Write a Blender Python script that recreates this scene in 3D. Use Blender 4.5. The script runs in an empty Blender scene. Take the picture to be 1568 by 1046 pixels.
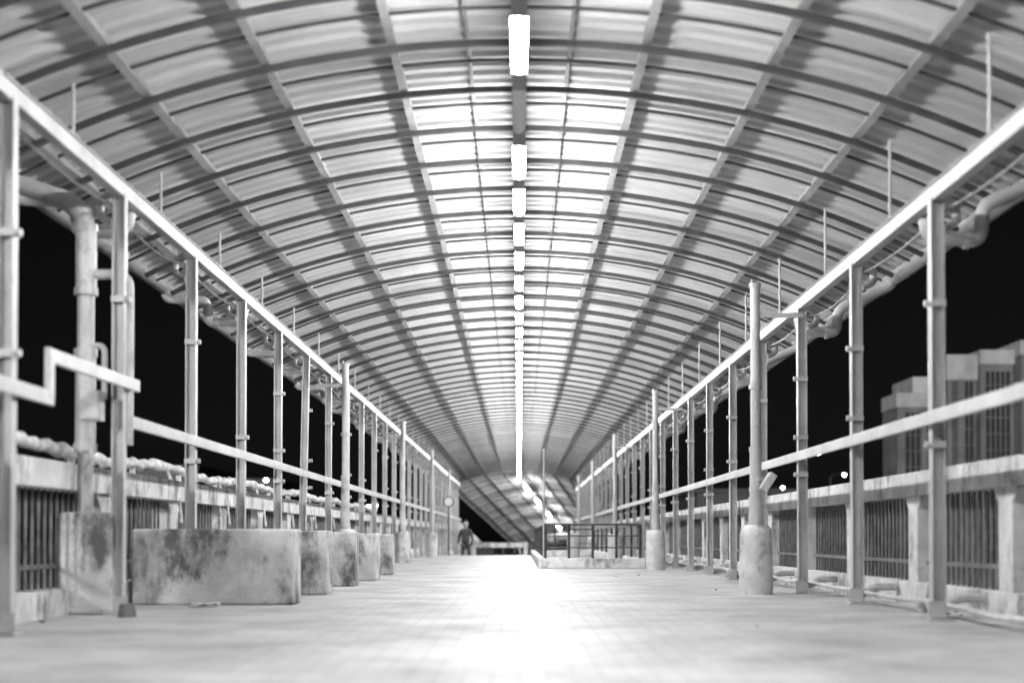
import bpy, bmesh, math, random
from mathutils import Vector, Matrix
random.seed(7)
sc = bpy.context.scene
sc.view_settings.view_transform='Standard'
sc.view_settings.look='None'
sc.view_settings.exposure=0
COL = sc.collection

# ---------------------------------------------------------------- materials
def newmat(name):
    m=bpy.data.materials.new(name); m.use_nodes=True
    nt=m.node_tree; b=nt.nodes['Principled BSDF']
    return m,nt,b
def N(nt,t,**k):
    n=nt.nodes.new(t)
    for a,v in k.items(): setattr(n,a,v)
    return n
def grey(v): return (v,v,v,1)
def surf(name,c1,c2,scale=4,rough=.5,metal=0,bump=.1,bscale=60,stretch=(1,1,1),stain=0,lo=.35,hi=.65,stain_scale=2.2,s0=.46,s1=.62,dark=.2):
    m,nt,b=newmat(name)
    tc=N(nt,'ShaderNodeTexCoord'); mp=N(nt,'ShaderNodeMapping'); mp.inputs['Scale'].default_value=stretch
    nt.links.new(tc.outputs['Object'],mp.inputs[0])
    no=N(nt,'ShaderNodeTexNoise'); no.inputs['Scale'].default_value=scale; no.inputs['Detail'].default_value=4; no.inputs['Roughness'].default_value=.6
    nt.links.new(mp.outputs[0],no.inputs['Vector'])
    cr=N(nt,'ShaderNodeValToRGB'); cr.color_ramp.elements[0].position=lo; cr.color_ramp.elements[1].position=hi
    cr.color_ramp.elements[0].color=grey(c1); cr.color_ramp.elements[1].color=grey(c2)
    nt.links.new(no.outputs[0],cr.inputs[0])
    out=cr.outputs[0]
    if stain>0:
        mp2=N(nt,'ShaderNodeMapping'); mp2.inputs['Scale'].default_value=(1,1,.55)
        nt.links.new(tc.outputs['Object'],mp2.inputs[0])
        n2=N(nt,'ShaderNodeTexNoise'); n2.inputs['Scale'].default_value=stain_scale; n2.inputs['Detail'].default_value=8; n2.inputs['Roughness'].default_value=.68
        nt.links.new(mp2.outputs[0],n2.inputs['Vector'])
        c2r=N(nt,'ShaderNodeValToRGB'); c2r.color_ramp.elements[0].position=s0; c2r.color_ramp.elements[1].position=s1
        c2r.color_ramp.elements[0].color=grey(0); c2r.color_ramp.elements[1].color=grey(stain)
        nt.links.new(n2.outputs[0],c2r.inputs[0])
        mx=N(nt,'ShaderNodeMixRGB'); mx.inputs[2].default_value=grey(c1*dark)
        nt.links.new(c2r.outputs[0],mx.inputs[0]); nt.links.new(out,mx.inputs[1]); out=mx.outputs[0]
    nt.links.new(out,b.inputs['Base Color'])
    b.inputs['Roughness'].default_value=rough; b.inputs['Metallic'].default_value=metal
    if bump>0:
        n3=N(nt,'ShaderNodeTexNoise'); n3.inputs['Scale'].default_value=bscale; n3.inputs['Detail'].default_value=2
        nt.links.new(tc.outputs['Object'],n3.inputs['Vector'])
        bp=N(nt,'ShaderNodeBump'); bp.inputs['Strength'].default_value=bump; bp.inputs['Distance'].default_value=.01
        nt.links.new(n3.outputs[0],bp.inputs['Height']); nt.links.new(bp.outputs[0],b.inputs['Normal'])
    return m
def emis(name,v,s):
    m,nt,b=newmat(name)
    b.inputs['Base Color'].default_value=grey(.8)
    b.inputs['Emission Color'].default_value=grey(v); b.inputs['Emission Strength'].default_value=s
    return m

M_paint=surf('steel_paint',.35,.48,3,.42,.0,0,stain=.45,stain_scale=14,s0=.57,s1=.68,dark=.5)
M_paintw=surf('steel_paint_white',.38,.50,3,.42,.0,0,stain=.4,stain_scale=10,s0=.57,s1=.68,dark=.5)
M_rib=surf('rib_steel',.035,.065,5,.6,.0,0)
M_purlin=surf('purlin_steel',.17,.27,5,.5,.0,0)
M_gut=surf('gutter_sheet',.16,.26,3,.5,.0,0)
M_conc=surf('old_concrete',.40,.60,5,.85,0,.5,50,stain=.92,stain_scale=2.7,s0=.475,s1=.60,dark=.16)
M_concw=surf('whitewashed_concrete',.46,.64,5,.8,0,.4,50,stain=.8,stain_scale=4,s0=.5,s1=.63,dark=.2)
M_dark=surf('dark_paint',.02,.05,6,.4,0,0)
M_bars=surf('bar_steel',.06,.16,9,.5,0,0)
M_pvc=surf('pvc_pipe',.42,.55,4,.4,0,0,stain=.6,stain_scale=7,s0=.5,s1=.64,dark=.35)
M_lag=surf('pipe_lagging',.35,.7,14,.8,0,.8,25)
M_housing=surf('lamp_housing',.28,.34,5,.5,0,0)
M_tube=emis('lit_tube',1,170)
M_tubeoff=surf('unlit_tube',.75,.8,5,.25,0,0)

def roofmat():
    m,nt,b=newmat('galvanised_sheet')
    tc=N(nt,'ShaderNodeTexCoord')
    sx=N(nt,'ShaderNodeSeparateXYZ'); nt.links.new(tc.outputs['Object'],sx.inputs[0])
    def cell(o,size,off=0):
        d=N(nt,'ShaderNodeMath',operation='MULTIPLY_ADD'); d.inputs[1].default_value=1/size; d.inputs[2].default_value=off; nt.links.new(o,d.inputs[0])
        f=N(nt,'ShaderNodeMath',operation='FLOOR'); nt.links.new(d.outputs[0],f.inputs[0]); return f.outputs[0]
    cx=N(nt,'ShaderNodeCombineXYZ'); nt.links.new(cell(sx.outputs[0],.806),cx.inputs[0]); nt.links.new(cell(sx.outputs[1],.94,.53),cx.inputs[1])
    wn=N(nt,'ShaderNodeTexWhiteNoise'); wn.noise_dimensions='3D'; nt.links.new(cx.outputs[0],wn.inputs['Vector'])
    no=N(nt,'ShaderNodeTexNoise'); no.inputs['Scale'].default_value=1.6; no.inputs['Detail'].default_value=4; no.inputs['Roughness'].default_value=.6
    nt.links.new(tc.outputs['Object'],no.inputs['Vector'])
    a=N(nt,'ShaderNodeMath',operation='MULTIPLY_ADD'); a.inputs[1].default_value=.15; a.inputs[2].default_value=.26; nt.links.new(wn.outputs[0],a.inputs[0])
    a3=N(nt,'ShaderNodeMath',operation='MULTIPLY_ADD'); a3.inputs[1].default_value=.24; nt.links.new(no.outputs[0],a3.inputs[0]); nt.links.new(a.outputs[0],a3.inputs[2])
    nt.links.new(a3.outputs[0],b.inputs['Base Color'])
    b.inputs['Roughness'].default_value=.42
    b.inputs['Specular IOR Level'].default_value=.45
    return m
M_roof=roofmat()

def floormat():
    m,nt,b=newmat('walkway_paving')
    tc=N(nt,'ShaderNodeTexCoord')
    mp=N(nt,'ShaderNodeMapping'); mp.inputs['Rotation'].default_value=(0,0,math.radians(90)); nt.links.new(tc.outputs['Object'],mp.inputs[0])
    br=N(nt,'ShaderNodeTexBrick'); br.offset=.5
    br.inputs['Scale'].default_value=1; br.inputs['Brick Width'].default_value=.3; br.inputs['Row Height'].default_value=.1
    br.inputs['Mortar Size'].default_value=.004; br.inputs['Mortar Smooth'].default_value=.3
    br.inputs['Color1'].default_value=grey(1); br.inputs['Color2'].default_value=grey(.92); br.inputs['Mortar'].default_value=grey(.68)
    nt.links.new(mp.outputs[0],br.inputs['Vector'])
    sx=N(nt,'ShaderNodeSeparateXYZ'); nt.links.new(tc.outputs['Object'],sx.inputs[0])
    ab=N(nt,'ShaderNodeMath',operation='ABSOLUTE'); nt.links.new(sx.outputs[0],ab.inputs[0])
    lt=N(nt,'ShaderNodeMath',operation='LESS_THAN'); lt.inputs[1].default_value=1.3; nt.links.new(ab.outputs[0],lt.inputs[0])
    mx=N(nt,'ShaderNodeMixRGB'); mx.inputs[1].default_value=grey(.93); nt.links.new(lt.outputs[0],mx.inputs[0]); nt.links.new(br.outputs[0],mx.inputs[2])
    no=N(nt,'ShaderNodeTexNoise'); no.inputs['Scale'].default_value=1.1; no.inputs['Detail'].default_value=9; no.inputs['Roughness'].default_value=.74
    nt.links.new(tc.outputs['Object'],no.inputs['Vector'])
    cr=N(nt,'ShaderNodeValToRGB'); cr.color_ramp.elements[0].position=.34; cr.color_ramp.elements[1].position=.6
    cr.color_ramp.elements[0].color=grey(.22); cr.color_ramp.elements[1].color=grey(.47)
    nt.links.new(no.outputs[0],cr.inputs[0])
    ml=N(nt,'ShaderNodeMixRGB',blend_type='MULTIPLY'); ml.inputs[0].default_value=1
    nt.links.new(cr.outputs[0],ml.inputs[1]); nt.links.new(mx.outputs[0],ml.inputs[2])
    nt.links.new(ml.outputs[0],b.inputs['Base Color'])
    b.inputs['Roughness'].default_value=.56; b.inputs['Specular IOR Level'].default_value=.4
    bp=N(nt,'ShaderNodeBump'); bp.inputs['Strength'].default_value=.3; bp.inputs['Distance'].default_value=.005
    nt.links.new(mx.outputs[0],bp.inputs['Height']); nt.links.new(bp.outputs[0],b.inputs['Normal'])
    return m
M_floor=floormat()

# ---------------------------------------------------------------- mesh builder
class MB:
    def __init__(s): s.v=[]; s.f=[]; s.mi=[]
    def box(s,x0,x1,y0,y1,z0,z1,mi=0):
        n=len(s.v)
        s.v+=[(x0,y0,z0),(x1,y0,z0),(x1,y1,z0),(x0,y1,z0),(x0,y0,z1),(x1,y0,z1),(x1,y1,z1),(x0,y1,z1)]
        for q in ((0,3,2,1),(4,5,6,7),(0,1,5,4),(1,2,6,5),(2,3,7,6),(3,0,4,7)):
            s.f.append(tuple(n+i for i in q)); s.mi.append(mi)
    def beam(s,p0,p1,w,h,mi=0,up=(0,0,1)):
        p0=Vector(p0);p1=Vector(p1);d=(p1-p0).normalized();u=Vector(up)
        r=d.cross(u)
        if r.length<1e-4: r=Vector((1,0,0))
        r.normalize();u=r.cross(d).normalized();n=len(s.v)
        for p in (p0,p1):
            for a,c in ((-1,-1),(1,-1),(1,1),(-1,1)):
                s.v.append(tuple(p+r*a*w/2+u*c*h/2))
        for q in ((0,1,2,3),(7,6,5,4),(0,4,5,1),(1,5,6,2),(2,6,7,3),(3,7,4,0)):
            s.f.append(tuple(n+i for i in q)); s.mi.append(mi)
    def tube(s,pts,r,n=10,mi=0,caps=True):
        pts=[Vector(p) for p in pts]; rs=r if isinstance(r,(list,tuple)) else [r]*len(pts)
        base=len(s.v); prev=None
        for i,p in enumerate(pts):
            if i==0: d=pts[1]-p
            elif i==len(pts)-1: d=p-pts[i-1]
            else: d=(pts[i+1]-p).normalized()+(p-pts[i-1]).normalized()
            d.normalize()
            if prev is None:
                a=Vector((0,0,1)) if abs(d.z)<.9 else Vector((1,0,0))
                u=d.cross(a).normalized()
            else:
                u=(prev-d*prev.dot(d)).normalized()
            prev=u; w=d.cross(u)
            for k in range(n):
                t=2*math.pi*k/n
                s.v.append(tuple(p+(u*math.cos(t)+w*math.sin(t))*rs[i]))
        for i in range(len(pts)-1):
            for k in range(n):
                a=base+i*n+k; b=base+i*n+(k+1)%n
                s.f.append((a,b,b+n,a+n)); s.mi.append(mi)
        if caps:
            s.f.append(tuple(base+k for k in range(n))[::-1]); s.mi.append(mi)
            l=base+(len(pts)-1)*n
            s.f.append(tuple(l+k for k in range(n))); s.mi.append(mi)
    def obj(s,name,mats,parent=None,smooth=False,bevel=0):
        me=bpy.data.meshes.new(name); me.from_pydata(s.v,[],s.f)
        if not isinstance(mats,(list,tuple)): mats=[mats]
        for m in mats: me.materials.append(m)
        me.polygons.foreach_set('material_index',s.mi)
        me.update()
        bm=bmesh.new(); bm.from_mesh(me); bmesh.ops.recalc_face_normals(bm,faces=bm.faces); bm.to_mesh(me); bm.free()
        o=bpy.data.objects.new(name,me); COL.objects.link(o)
        if smooth:
            for p in me.polygons: p.use_smooth=len(p.vertices)==4
            md=o.modifiers.new('es','EDGE_SPLIT'); md.split_angle=math.radians(40)
        if bevel:
            md=o.modifiers.new('bv','BEVEL'); md.width=bevel; md.segments=3; md.limit_method='ANGLE'
        if parent: o.parent=parent
        return o
def empty(name):
    o=bpy.data.objects.new(name,None); COL.objects.link(o); return o
def bend(pts,rad=.08,seg=5):
    """round the corners of a polyline"""
    pts=[Vector(p) for p in pts]; out=[pts[0]]
    for i in range(1,len(pts)-1):
        a=pts[i]+(pts[i-1]-pts[i]).normalized()*rad; c=pts[i]+(pts[i+1]-pts[i]).normalized()*rad
        for k in range(seg+1):
            t=k/seg; out.append(a*(1-t)**2+pts[i]*2*t*(1-t)+c*t*t)
    out.append(pts[-1]); return out

# ---------------------------------------------------------------- floor
CREST=39.0; ROOFEND=68.0
def fz(y):
    if y<CREST: return 0
    if y<ROOFEND: return -(y-CREST)/12
    return -(ROOFEND-CREST)/12-(y-ROOFEND)*.2
mb=MB()
ys=[-8,0,10,20,30,CREST,50,60,ROOFEND,80,98]
def ax(y): return 0 if y<ROOFEND else (y-ROOFEND)*.165
prof=[]
for y in ys:
    n=len(mb.v)
    for x,dz in ((-3.05,0),(3.05,0),(3.05,-.4),(-3.05,-.4)): mb.v.append((x+ax(y),y,fz(y)+dz))
    prof.append(n)
for a,b in zip(prof,prof[1:]):
    for k in range(4):
        mb.f.append((a+k,a+(k+1)%4,b+(k+1)%4,b+k)); mb.mi.append(0)
mb.f.append((prof[0],prof[0]+1,prof[0]+2,prof[0]+3)); mb.mi.append(0)
mb.obj('bridge_walkway',M_floor)

# ---------------------------------------------------------------- roof
R=7.6; APEX=3.70; HALF=3.38
def vault_pt(x,y,off,inv):
    a=math.asin(x/R); r=R+off
    return inv(r*math.sin(a),y,APEX-R+r*math.cos(a))
idm=lambda X,Y,Z:(X,Y,Z)
def desc(X,Y,Z):
    s=Y-ROOFEND
    return (X+.165*s,Y,Z-.16*s)
def sheet(name,y0,y1,mp,parent):
    mb=MB(); P=.188
    prof=[]; y=y0
    while y<y1:
        prof+= [(y,0),(y+.085,0),(y+.105,.038),(y+.165,.038)]; y+=P
    prof.append((y,0))
    xs=[-HALF+2*HALF*i/32 for i in range(33)]
    for (yy,o) in prof:
        for x in xs: mb.v.append(vault_pt(x,yy,o,mp))
    W=len(xs)
    for j in range(len(prof)-1):
        for i in range(W-1):
            a=j*W+i; mb.f.append((a,a+1,a+W+1,a+W)); mb.mi.append(0)
    return mb.obj(name,M_roof,parent)
def ribs(name,y0,y1,sp,mp,parent):
    mb=MB(); y=y0; n=0
    xs=[-HALF+2*HALF*i/28 for i in range(29)]
    while y<y1:
        main=(n%2==0)
        w,lo,hi=(.035,-.104,-.066) if main else (.018,-.05,-.03)
        base=len(mb.v)
        for x in xs:
            for yy,o in ((y,lo),(y+w,lo),(y+w,hi),(y,hi)):
                mb.v.append(vault_pt(x,yy,o,mp))
        for i in range(len(xs)-1):
            for k in range(4):
                a=base+i*4+k; b=base+i*4+(k+1)%4
                mb.f.append((a,b,b+4,a+4)); mb.mi.append(0)
        y+=sp/2; n+=1
    return mb.obj(name,M_rib,parent)
def purlins(name,y0,y1,mp,parent):
    mb=MB()
    for x in (-3.1,-2.36,-1.61,-.81,.81,1.61,2.36,3.1):
        y=y0
        while y<y1:
            ye=min(y+9,y1); w=.028; base=len(mb.v)
            for yy in (y,ye-.01):
                for dx,o in ((-w,-.062),(w,-.062),(w,-.004),(-w,-.004)):
                    mb.v.append(vault_pt(x+dx,yy,o,mp))
            for k in range(4):
                a=base+k; b=base+(k+1)%4
                mb.f.append((a,b,b+4,a+4)); mb.mi.append(0)
            y=ye
    for x in (-.33,.33):
        base=len(mb.v)
        for yy in (y0,y1):
            for dx,o in ((-.012,-.03),(.012,-.03),(.012,-.003),(-.012,-.003)): mb.v.append(vault_pt(x+dx,yy,o,mp))
        for k in range(4):
            a=base+k; b=base+(k+1)%4
            mb.f.append((a,b,b+4,a+4)); mb.mi.append(0)
    return mb.obj(name,M_purlin,parent)
roof=empty('arched_roof')
sheet('corrugated_sheet',-6,ROOFEND,idm,roof); ribs('arch_ribs',-5.2,ROOFEND,.94,idm,roof); purlins('purlins',-6,ROOFEND,idm,roof)
roof2=empty('descending_arched_roof')
sheet('corrugated_sheet',ROOFEND+.02,96,desc,roof2); ribs('arch_ribs',ROOFEND+.3,96,.94*2,desc,roof2); purlins('purlins',ROOFEND+.02,96,desc,roof2)

for sgn,zz in ((-1,2.94),(1,2.89)):
    mb=MB(); n=8; r=.085; cx=sgn*3.44
    sec=[(cx+r*math.cos(math.pi+math.pi*k/n),zz+r*math.sin(math.pi+math.pi*k/n)) for k in range(n+1)]
    sec+= [(x+(0.012 if x<cx else -.012),z) for x,z in sec[::-1]]
    for y in (-6,ROOFEND):
        for x,z in sec: mb.v.append((x,y,z))
    L=len(sec)
    for k in range(L): mb.f.append((k,(k+1)%L,L+(k+1)%L,L+k)); mb.mi.append(0)
    g=mb.obj('roof_gutter',M_gut,smooth=True)

# ---------------------------------------------------------------- fluorescent lamps
LZ=3.305
def lamp(y,lit=True,mp=idm,L=.90):
    mb=MB()
    mb.tube([mp(0,y,LZ-.042),mp(0,y+L,LZ-.042)],.044,8,1,caps=False)
    mb.beam(mp(0,y-.03,LZ+.035),mp(0,y+L+.03,LZ+.035),.085,.05,0)
    for a,b in ((y-.03,y-.002),(y+L+.002,y+L+.03)):
        mb.beam(mp(0,a,LZ-.037),mp(0,b,LZ-.037),.088,.09,0)
    for q in (y+.2,y+L-.2): mb.tube([mp(0,q,LZ+.06),mp(0,q,APEX-.01)],.006,6,0)
    return mb.obj('fluorescent_lamp',[M_housing,M_tube if lit else M_tubeoff])
y=7.42-1.233*6
while y<ROOFEND-1:
    lamp(y,abs(y-8.653)>.1)
    y+=1.233
for q in (69.5,73,77,81,86): lamp(q,True,desc,1.5)
mb=MB(); mb.beam((0,-4,LZ+.08),(0,ROOFEND-.5,LZ+.08),.05,.035); mb.obj('lamp_cable_tray',M_purlin)

# ---------------------------------------------------------------- fences
def fence(side,X,railz,handz,y0,leans=()):
    e=empty('steel_fence'); s=side
    mb=MB(); kn=MB(); cb=MB(); y=y0; i=0
    while y<62:
        lean=leans.get(i,0) if leans else 0
        zb=0 if y<CREST+1 else fz(y)
        def P(dx,dy,z): return (X+dx, y+dy-lean*(1-z/railz), z)
        mb.beam(P(-.036,0,zb),P(-.036,0,railz-.03),.010,.07,up=(0,1,0))
        mb.beam(P(.036,0,zb),P(.036,0,railz-.03),.010,.07,up=(0,1,0))
        mb.beam(P(0,.012,zb),P(0,.012,railz-.03),.060,.010,up=(0,1,0))
        kn.box(X-.08,X+.08,y-.08,y+.08,zb,zb+.015)
        kn.box(X-s*.02-.05,X-s*.02+.05,y-.055,y-.036,zb+.02,zb+.12)
        for z in (handz+.17,handz-.16,railz*.74):
            if random.random()<.25: continue
            kn.box(X-.044,X+.044,y-.045,y+.045,z-.02,z+.02)
            kn.tube([(X-s*.045,y-.01,z),(X-s*.075,y-.01,z)],.02,8)
        xr=X; zr=APEX-R+math.sqrt(R*R-xr*xr)-.1
        kn.tube([(X,y+1.05,railz+.03),(X,y+1.05,zr)],.011,6)
        kn.tube(bend([(X+s*.05,y+.1,railz+.0),(X+s*.15,y+.1,railz-.02),(X+s*.16,y+.1,railz-.16),(X+s*.06,y+.06,railz-.2)],.05),.026,8)
        if i%2==0:
            Y=y+.42; gx=s*3.42
            kn.tube(bend([(X+s*.06,Y,railz-.06),(X+s*.07,Y,railz-.17),(X+s*.40,Y,railz-.20),(X+s*.42,Y,railz+.02),(gx,Y,2.80),(gx,Y,2.86)],.07),.047,12)
            kn.tube([(X+s*.30,Y,railz-.192),(X+s*.33,Y,railz-.194)],.058,12)
        sag=random.uniform(.03,.09); pts=[]
        for k in range(9):
            t=k/8; pts.append((X+s*.055,y+2.03*t,railz-.10-sag*4*t*(1-t)))
        cb.tube(pts,.009,5,0,False)
        y+=2.03; i+=1
    mb.obj('posts',M_paint,e)
    kn.obj('fittings',M_paint,e,smooth=True)
    cb.obj('cable',M_bars,e)
    r=MB()
    r.box(X-.035,X+.035,-5,62,railz-.05,railz+.04)
    r.box(X-.05,X+.05,-5,62,railz+.042,railz+.05)
    r.obj('top_rail',M_paintw,e,bevel=.004)
    return e
eL=fence(-1,-2.6,2.76,1.26,7.2-2.03*5,{10:.35})
eR=fence(1,2.5,2.56,1.21,8.5-2.03*6)
h=MB(); h.box(-2.6+.05,-2.6+.075,9.28,62,1.21,1.29); h.box(-2.55,-2.525,-5,7.72,1.21,1.29)
h.beam((-2.537,7.63,1.48),(-2.537,9.45,1.50),.03,.08)
h.beam((-2.537,7.67,1.25),(-2.537,7.67,1.52),.034,.08,up=(0,1,0))
h.obj('hand_rail',M_paintw,eL,bevel=.006)
h=MB(); h.box(2.425,2.45,-5,62,1.165,1.245); h.obj('hand_rail',M_paintw,eR,bevel=.006)

mb=MB(); pts=[]; y=5
while y<38:
    pts.append((2.62+random.uniform(-.03,.03),y,.05+random.uniform(0,.05))); y+=.7
mb.tube(pts,.018,8)
y=8.5
while y<36:
    mb.tube(bend([(2.52,y+.08,.05),(2.60,y+.3,.06),(2.72,y+.32,.12),(2.88,y+.34,.12)],.04),.03,8); 
    mb.tube([(2.66,y+.9,.03),(2.86,y+1.25,.05)],.035,8); y+=2.03
mb.obj('floor_conduit',M_pvc,smooth=True)

# ---------------------------------------------------------------- balustrades
def balus(s,phase):
    e=empty('concrete_balustrade')
    c=MB(); y1=62
    xi,xo=s*2.9,s*3.08
    a,b=min(xi,xo),max(xi,xo)
    c.box(a-.02,b+.02,-6,y1,.80,.975)
    c.box(a,b,-6,y1,-.6,.17)
    y=phase
    while y<y1:
        c.box(a+.01,b-.01,y,y+.24,.17,.80)
        for q,dq in ((y,-1),(y+.24,1)):
            n=len(c.v)
            x0,x1=a+.012,b-.012
            c.v+=[(x0,q,.80),(x0,q+dq*.10,.80),(x0,q,.70),(x1,q,.80),(x1,q+dq*.10,.80),(x1,q,.70)]
            for f in ((0,1,2),(3,5,4),(1,4,5,2)): c.f.append(tuple(n+i for i in f)); c.mi.append(0)
        y+=2.0
    c.obj('parapet',M_concw,e,bevel=.008)
    bm=MB(); y=phase
    xm=(a+b)/2
    while y<y1-2:
        for k in range(1,15):
            yy=y+.24+k*(1.76/15)
            bm.tube([(xm,yy,.17),(xm,yy,.80)],.011,6)
        bm.box(xm-.012,xm+.012,y+.24,y+2,.30,.33)
        y+=2.0
    bm.obj('bars',M_bars,e)
    return e
balus(1,8.4-2.0*7); balus(-1,7.9-2.0*6)

mb=MB(); pts=[]; rs=[]; y=3
while y<30:
    pts.append((-3.0+random.uniform(-.015,.015),y,1.07+.02*math.sin(y*1.7)+random.uniform(-.012,.012))); rs.append(.03+random.uniform(0,.02)); y+=.12
mb.tube(pts,rs,10)
y=3.5
while y<30:
    mb.box(-3.02,-2.98,y,y+.04,.972,1.04); y+=1.5
y=10
while y<28:
    mb.tube([(-2.97,y,1.06),(-2.88,y+.05,.80),(-2.86,y+.05,.62)],.014,6); y+=2.0
mb.obj('lagged_pipe',M_lag,smooth=True)

# ---------------------------------------------------------------- columns
def column(X,Y,top=2.7):
    e=empty('support_column')
    b=MB(); zb=fz(Y)
    prof=[(.0,.145),(.05,.15),(.5,.142),(.57,.135),(.60,.11),(.605,.06)]
    b.tube([(X,Y,zb+z) for z,_ in prof],[q for _,q in prof],20)
    b.obj('concrete_base',M_concw,e,smooth=True)
    p=MB()
    p.tube([(X,Y,zb+.6),(X,Y,zb+.85),(X,Y,zb+.85),(X,Y,zb+1.25),(X,Y,zb+1.25),(X,Y,top)],[.062,.062,.052,.052,.043,.043],14)
    p.tube([(X,Y,top),(X,Y,top+.03)],.055,10); p.tube([(X-.03,Y,top+.03),(X-.03,Y,top+.07)],.01,6)
    for z in (zb+.9,zb+1.25,zb+1.8): p.tube([(X,Y,z),(X,Y,z+.04)],.058,14)
    XR=2.5 if X>0 else -2.6
    p.beam((X,Y,2.45),(XR,Y,2.45),.03,.04)
    p.obj('pole',M_paint,e,smooth=True)
    return e
for q in (12.5,21.7,30.9): column(2.08,q)
for q in (18.3,27.4,36.5): column(-2.24,q)
for q in (40.1,49.3): column(2.08,q,top=2.6)
for q in (45.6,): column(-2.24,q,top=2.6)
e=empty('drainpipe_column')
b=MB(); b.box(-2.97,-2.62,9.15,9.5,0,.66); b.obj('concrete_plinth',M_conc,e,bevel=.02)
p=MB(); X,Y=-2.84,9.3
p.tube([(X,Y,.66),(X,Y,1.05),(X,Y,1.05),(X,Y,1.7),(X,Y,1.7),(X,Y,2.1),(X,Y,2.1),(X,Y,2.5),(X-.03,Y,2.62),(X-.12,Y,2.70),(X-.5,Y,2.83)],[.052,.052,.066,.066,.055,.055,.068,.068,.068,.066,.06],16)
for z in (1.06,1.68,2.08,2.5): p.tube([(X,Y,z),(X,Y,z+.05)],.076,16)
p.tube(bend([(X,Y,2.22),(X+.28,Y,2.22),(X+.28,Y,1.1)],.09),.034,12)
p.tube(bend([(X,Y,1.75),(X+.13,Y-.02,1.75),(X+.13,Y-.02,1.4)],.05),.02,8)
p.obj('pipes',M_pvc,e,smooth=True)
mb=MB(); mb.box(-2.80,-2.66,9.02,9.12,1.24,1.43); mb.box(-2.79,-2.67,9.005,9.018,1.25,1.42); mb.tube([(-2.73,9.06,1.24),(-2.73,9.06,1.0),(-2.8,9.1,.9),(-2.8,9.1,.66)],.012,8)
mb.obj('electrical_box',M_paintw,bevel=.006)
mb=MB(); mb.beam((2.12,12.42,.90),(2.22,12.42,1.05),.12,.07,0); mb.beam((2.10,12.45,1.0),(2.08,12.45,1.0),.03,.03); mb.box(2.08,2.2,12.47,12.5,.98,1.02)
mb.obj('floodlight',M_pvc,bevel=.01)

# ---------------------------------------------------------------- concrete barriers
for i,(y,d,xl,xr,hh) in enumerate([(10.5,.34,-2.86,-1.66,.56),(12.3,.4,-2.5,-1.66,.56),(14.4,.35,-2.5,-1.66,.56),(16.2,.5,-2.5,-1.63,.555),(18.9,.35,-2.05,-1.68,.55)]):
    b=MB(); b.box(xl,xr,y,y+d,0,hh-.004*i)
    b.obj('concrete_barrier',M_conc,bevel=.018)
mb=MB(); mb.tube([(-2.45,8.9,.0),(-2.45,8.9,.08),(-2.45,8.9,.085)],[.06,.05,.03],12); mb.obj('rubber_post_foot',M_bars,smooth=True)
mb=MB()
for i in range(120):
    s=random.choice((-1,1)); x=s*(2.88-abs(random.gauss(0,.22))); y=random.uniform(5,26); a=random.uniform(0,3.1); l=random.uniform(.006,.024); w=l*random.uniform(.3,.8)
    if i<12: x=s*random.uniform(1.2,2.3)
    n=len(mb.v); c,sn=math.cos(a),math.sin(a)
    for u,v,z in ((-l,-w,.004),(l,-w,.01),(l,w,.006),(-l,w,.018)): mb.v.append((x+u*c-v*sn,y+u*sn+v*c,z))
    mb.f.append((n,n+1,n+2,n+3)); mb.mi.append(1 if i%3==0 else 0)
n=len(mb.v)
for a in range(5):
    for c in range(5): mb.v.append((-2.35+a*.05+random.uniform(-.01,.01),10.1+c*.045,.008+random.uniform(0,.025)))
for a in range(4):
    for c in range(4):
        q=n+a*5+c; mb.f.append((q,q+1,q+6,q+5)); mb.mi.append(1)
mb.obj('litter',[M_bars,M_paintw])

# ---------------------------------------------------------------- stair opening enclosure
e=empty('stair_enclosure')
b=MB(); 
b.box(.3,2.02,22.7,22.95,0,.16); b.box(.3,.5,22.95,37,0,.158); b.box(1.85,2.02,22.95,37,0,.158); b.box(.5,1.85,36.8,37,0,.158)
b.obj('kerb',M_concw,e,bevel=.015)
g=MB()
def railrun(p0,p1,n,post=.022):
    p0=Vector(p0);p1=Vector(p1)
    for i in range(n+1):
        q=p0.lerp(p1,i/n); g.tube([(q.x,q.y,.15),(q.x,q.y,.70)],post,8)
    for z in (.70,.52,.33): g.tube([(p0.x,p0.y,z),(p1.x,p1.y,z)],.018 if z==.7 else .010,8)
railrun((.42,22.82,0),(1.94,22.82,0),4); railrun((.42,22.85,0),(.42,36.9,0),8); railrun((1.94,22.85,0),(1.94,36.9,0),8)
railrun((.42,36.9,0),(1.94,36.9,0),3)
g.obj('railing',M_dark,e,smooth=True)
g=MB(); g.tube([(.40,23.1,.15),(.40,23.1,1.88)],.016,8); g.tube([(.40,23.1,1.88),(.40,23.1,1.93)],.026,8); g.obj('thin_pole',M_paint,smooth=True)
for x,yy in ((1.73,25.6),(1.05,27.5)):
    g=MB(); g.tube([(x,yy,0.0),(x,yy,.45),(x,yy,.5),(x,yy,.53),(x,yy,.55)],[.12,.13,.14,.14,.06],18); g.tube([(x,yy,.55),(x,yy,.58)],.03,10)
    g.obj('waste_bin',M_paintw,smooth=True)
g=MB(); g.tube([(-1.98,40,fz(40)),(-1.98,40,1.55)],.02,8); 
g.tube([(-1.98,39.96,1.49),(-1.98,39.93,1.49)],.15,24); g.tube([(-1.98,39.925,1.49),(-1.98,39.92,1.49)],.12,24,1)
g.obj('round_sign',[M_dark,M_paintw],smooth=True)
g=MB()
for x in (.02,.16):
    g.tube([(x,41,.35),(x,44,.15),(x,47,-.15)],.02,8)
    for yy,z in ((41,.35),(43,.2),(45,.05),(47,-.15)): g.tube([(x,yy,fz(yy)),(x,yy,z)],.018,8)
g.obj('ramp_handrail',M_paint,smooth=True)
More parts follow.
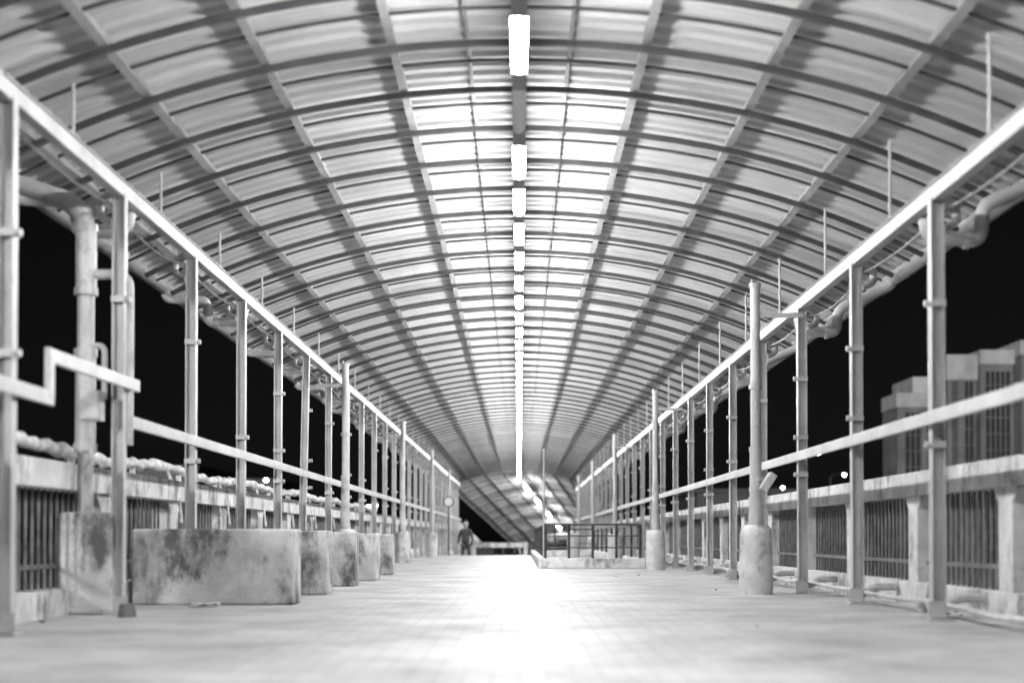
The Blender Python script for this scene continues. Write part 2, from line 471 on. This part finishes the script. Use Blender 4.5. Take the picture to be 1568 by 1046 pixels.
e=empty('landing_gatehouse')
b=MB(); Y0=62
b.box(-3.0,-1.9,Y0,Y0+.2,-3,.25); b.box(-1.9,.2,Y0,Y0+.2,.05,.25); b.box(.2,.35,Y0,Y0+.2,-3,.25)
n=len(b.v); b.v+=[(-2.95,Y0-.05,.25),(-2.95,Y0-.05,1.5),(-1.6,Y0-.05,.25),(-2.95,Y0+.15,.25),(-2.95,Y0+.15,1.5),(-1.6,Y0+.15,.25)]
for f in ((0,2,1),(3,4,5),(1,2,5,4),(0,1,4,3),(0,3,5,2)): b.f.append(tuple(n+i for i in f)); b.mi.append(0)
b.obj('wall',M_concw,e)
b=MB()
for x in (-1.7,-1.2,-.7,-.2): b.box(x-.04,x+.04,Y0+.05,Y0+.12,-2.4,.04)
b.box(-1.88,-1.1,Y0+.13,Y0+.16,-2.4,.04)
b.obj('gate',M_dark,e)

# ---------------------------------------------------------------- person
def skinchain(verts,edges,radii,name,mat,parent,root=0,sub=2):
    me=bpy.data.meshes.new(name); me.from_pydata(verts,edges,[]); me.materials.append(mat)
    o=bpy.data.objects.new(name,me); COL.objects.link(o); o.parent=parent
    sk=o.modifiers.new('s','SKIN'); sk.use_smooth_shade=True
    for i,r in enumerate(radii):
        d=me.skin_vertices[0].data[i]; r=r if isinstance(r,tuple) else (r,r); d.radius=r; d.use_root=(i==root)
    sb=o.modifiers.new('u','SUBSURF'); sb.levels=sub; sb.render_levels=sub
    return o
M_jacket=surf('dark_jacket',.03,.06,8,.8,0,0); M_trouser=surf('trousers',.05,.08,8,.8,0,0); M_skin=surf('skin',.25,.3,6,.5,0,0); M_hair=surf('hair',.01,.02,20,.6,0,0); M_shoe=surf('shoes',.03,.04,8,.5,0,0)
P=empty('pedestrian'); P.location=(-1.77,47,fz(47)); P.rotation_euler=(0,0,math.radians(-25))
V=[(0,0,.92),(0,-.01,1.08),(0,0,1.27),(0,0,1.41),
   (-.17,0,1.38),(-.25,.02,1.12),(-.20,-.16,.95),
   (.17,0,1.38),(.24,.03,1.12),(.26,-.10,.90)]
E=[(0,1),(1,2),(2,3),(3,4),(4,5),(5,6),(3,7),(7,8),(8,9)]
skinchain(V,E,[(.15,.11),(.14,.10),(.17,.11),(.07,.06),.06,.047,.036,.06,.047,.036],'jacket',M_jacket,P)
skinchain([(0,0,.93),(-.09,0,.86),(-.11,-.03,.48),(-.11,.02,.09),(.09,0,.86),(.12,.03,.48),(.14,.08,.09)],[(0,1),(1,2),(2,3),(0,4),(4,5),(5,6)],[(.13,.1),.09,.062,.048,.09,.062,.048],'trousers',M_trouser,P)
for x,yy in ((-.11,.02),(.14,.08)):
    skinchain([(x,yy+.03,.05),(x,yy-.06,.045),(x,yy-.17,.03)],[(0,1),(1,2)],[.045,.045,.032],'shoe',M_shoe,P)
skinchain([(0,.01,1.42),(0,.0,1.50),(0,-.005,1.58),(0,0,1.67),(0,-.085,1.585),(0,-.11,1.57),(-.08,.01,1.60),(.08,.01,1.60)],[(0,1),(1,2),(2,3),(2,4),(4,5),(2,6),(2,7)],[.055,.055,(.078,.09),(.065,.075),.03,.012,.018,.018],'head',M_skin,P)
skinchain([(0,.03,1.60),(0,.02,1.69),(0,-.05,1.70)],[(0,1),(1,2)],[.085,.075,.045],'hair',M_hair,P)
for (hx,hy,hz,sx) in ((-.20,-.19,.93,1),(.26,-.12,.85,-1)):
    skinchain([(hx,hy+.03,hz+.03),(hx,hy,hz-.03)],[(0,1)],[(.02,.03),(.018,.04)],'palm',M_skin,P)
    for k in range(4):
        o=(k-1.5)*.02; l=(.065,.078,.072,.055)[k]
        skinchain([(hx,hy+o,hz-.05),(hx+sx*.008,hy+o,hz-.05-l*.5),(hx+sx*.03,hy+o,hz-.05-l)],[(0,1),(1,2)],[.009,.008,.007],'finger_%d'%k,M_skin,P,sub=1)
    skinchain([(hx,hy-.035,hz),(hx+sx*.015,hy-.06,hz-.03),(hx+sx*.02,hy-.065,hz-.06)],[(0,1),(1,2)],[.011,.01,.008],'thumb',M_skin,P,sub=1)

# ---------------------------------------------------------------- surroundings
M_ground=surf('asphalt_ground',.03,.06,.2,.9,0,0)
mb=MB(); mb.v=[(-900,-300,-6.5),(900,-300,-6.5),(900,1500,-6.5),(-900,1500,-6.5)]; mb.f=[(0,1,2,3)]; mb.mi=[0]; mb.obj('ground',M_ground)
M_bw=surf('building_render',.24,.32,.6,.9,0,0,stain=.4,stain_scale=.6); M_bt=surf('building_coping',.6,.75,.6,.9,0,0,stain=.3,stain_scale=.8); M_lv=surf('building_louvre',.03,.05,1,.7,0,0)
def tower(e,x0,x1,y0,y1,z1,louv,cp=.8):
    w=MB(); w.box(x0,x1,y0,y1,-6.5,z1-cp); w.obj('wall',M_bw,e)
    c=MB(); c.box(x0-.06,x1+.06,y0-.06,y1+.06,z1-cp,z1); c.obj('coping',M_bt,e)
    l=MB(); 
    for a,b,z0,zt in louv:
        l.box(a,b,y0-.03,y0-.004,z0,zt,0)
        n=max(2,int((b-a)/.28))
        for k in range(n+1): l.box(a+k*(b-a)/n-.025,a+k*(b-a)/n+.025,y0-.14,y0-.032,z0,zt,1)
        z=z0
        while z<zt: l.box(a,b,y0-.17,y0-.142,z,z+.05,1); z+=.9
    if louv: l.obj('louvres',[M_lv,M_bw],e)
e=empty('office_building')
tower(e,21.3,23.9,80,83.2,8.6,[(21.7,22.6,-1,7.5),(22.9,23.6,-1,7.5)])
tower(e,23.2,24.3,83.5,88,9.9,[],1.0)
tower(e,24.0,25.6,79.5,83,10.7,[(24.2,24.5,2,9.2),(24.9,25.4,2,9.2)],1.4)
tower(e,25.7,27.5,79,83,10.9,[(25.9,27.3,-1,9.7)])
tower(e,27.6,34,78,84,11.3,[(27.9,29.2,-1,10.1),(29.6,33.4,-1,10.1)])
e=empty('low_warehouse')
w=MB(); w.box(-62,-52,230,260,-6.5,11.5); w.box(-52,-40,232,260,-6.5,9.5); w.box(30,75,240,270,-6.5,8); w.obj('walls',M_bars,e)
w=MB(); w.box(-62.5,-51.8,229.5,260.5,11.5,12.1); w.box(-51.7,-39.5,231.5,260.5,9.5,10); w.box(29.5,75.5,239.5,270.5,8,8.6); w.obj('roof_edge',M_bars,e)
M_head=emis('street_lamp_glow',1,60)
def street_lamp(x,y,z,s=1):
    e=MB(); e.tube([(x,y,-6.5),(x,y,z-.4),(x+.3*s,y,z),(x+1.6*s,y,z+.15)],[.12,.08,.06,.05],8)
    e.beam((x+1.5*s,y,z+.16),(x+2.1*s,y,z+.18),.3,.10)
    e.tube([(x+1.8*s,y,z+.10),(x+1.8*s,y,z+.02),(x+1.8*s,y,z-.10),(x+1.8*s,y,z-.18)],[.16,.2,.16,.04],10,1)
    e.obj('street_lamp',[M_dark,M_head])
street_lamp(-28.5,150,6.5); street_lamp(-23.5,205,4.9); street_lamp(40.5,185,8.6); street_lamp(36.2,205,7.6); street_lamp(43.5,215,13.2); street_lamp(-17,150,3.8)

# ---------------------------------------------------------------- world (night) + added fill sun
w=bpy.data.worlds.new('World'); sc.world=w; w.use_nodes=True
nt=w.node_tree; bg=nt.nodes['Background']
sky=nt.nodes.new('ShaderNodeTexSky'); sky.sky_type='NISHITA'; sky.sun_disc=False
sky.sun_elevation=math.radians(12); sky.sun_rotation=math.radians(200)
bw=nt.nodes.new('ShaderNodeRGBToBW'); nt.links.new(sky.outputs[0],bw.inputs[0]); nt.links.new(bw.outputs[0],bg.inputs[0])
bg.inputs[1].default_value=.001
ld=bpy.data.lights.new('facade_fill_sun','SUN'); ld.energy=1.7; ld.angle=math.radians(4); lo=bpy.data.objects.new('facade_fill_sun',ld); COL.objects.link(lo)  # added sun from behind-left of the camera to brighten the office building front
d=Vector((.45,1,-.25)); lo.rotation_euler=d.to_track_quat('-Z','Y').to_euler()

# ---------------------------------------------------------------- camera
cd=bpy.data.cameras.new('camera'); cam=bpy.data.objects.new('camera',cd); COL.objects.link(cam)
cam.location=(0,0,.5); p=1.0
cam.rotation_euler=(math.radians(90+p),0,0)
cd.lens=50; cd.sensor_width=36
cd.shift_x=-11/1568; cd.shift_y=(299-2178*math.tan(math.radians(p)))/1568
cd.clip_end=3000
cd.dof.use_dof=True; cd.dof.focus_distance=16; cd.dof.aperture_fstop=1.1
sc.camera=cam
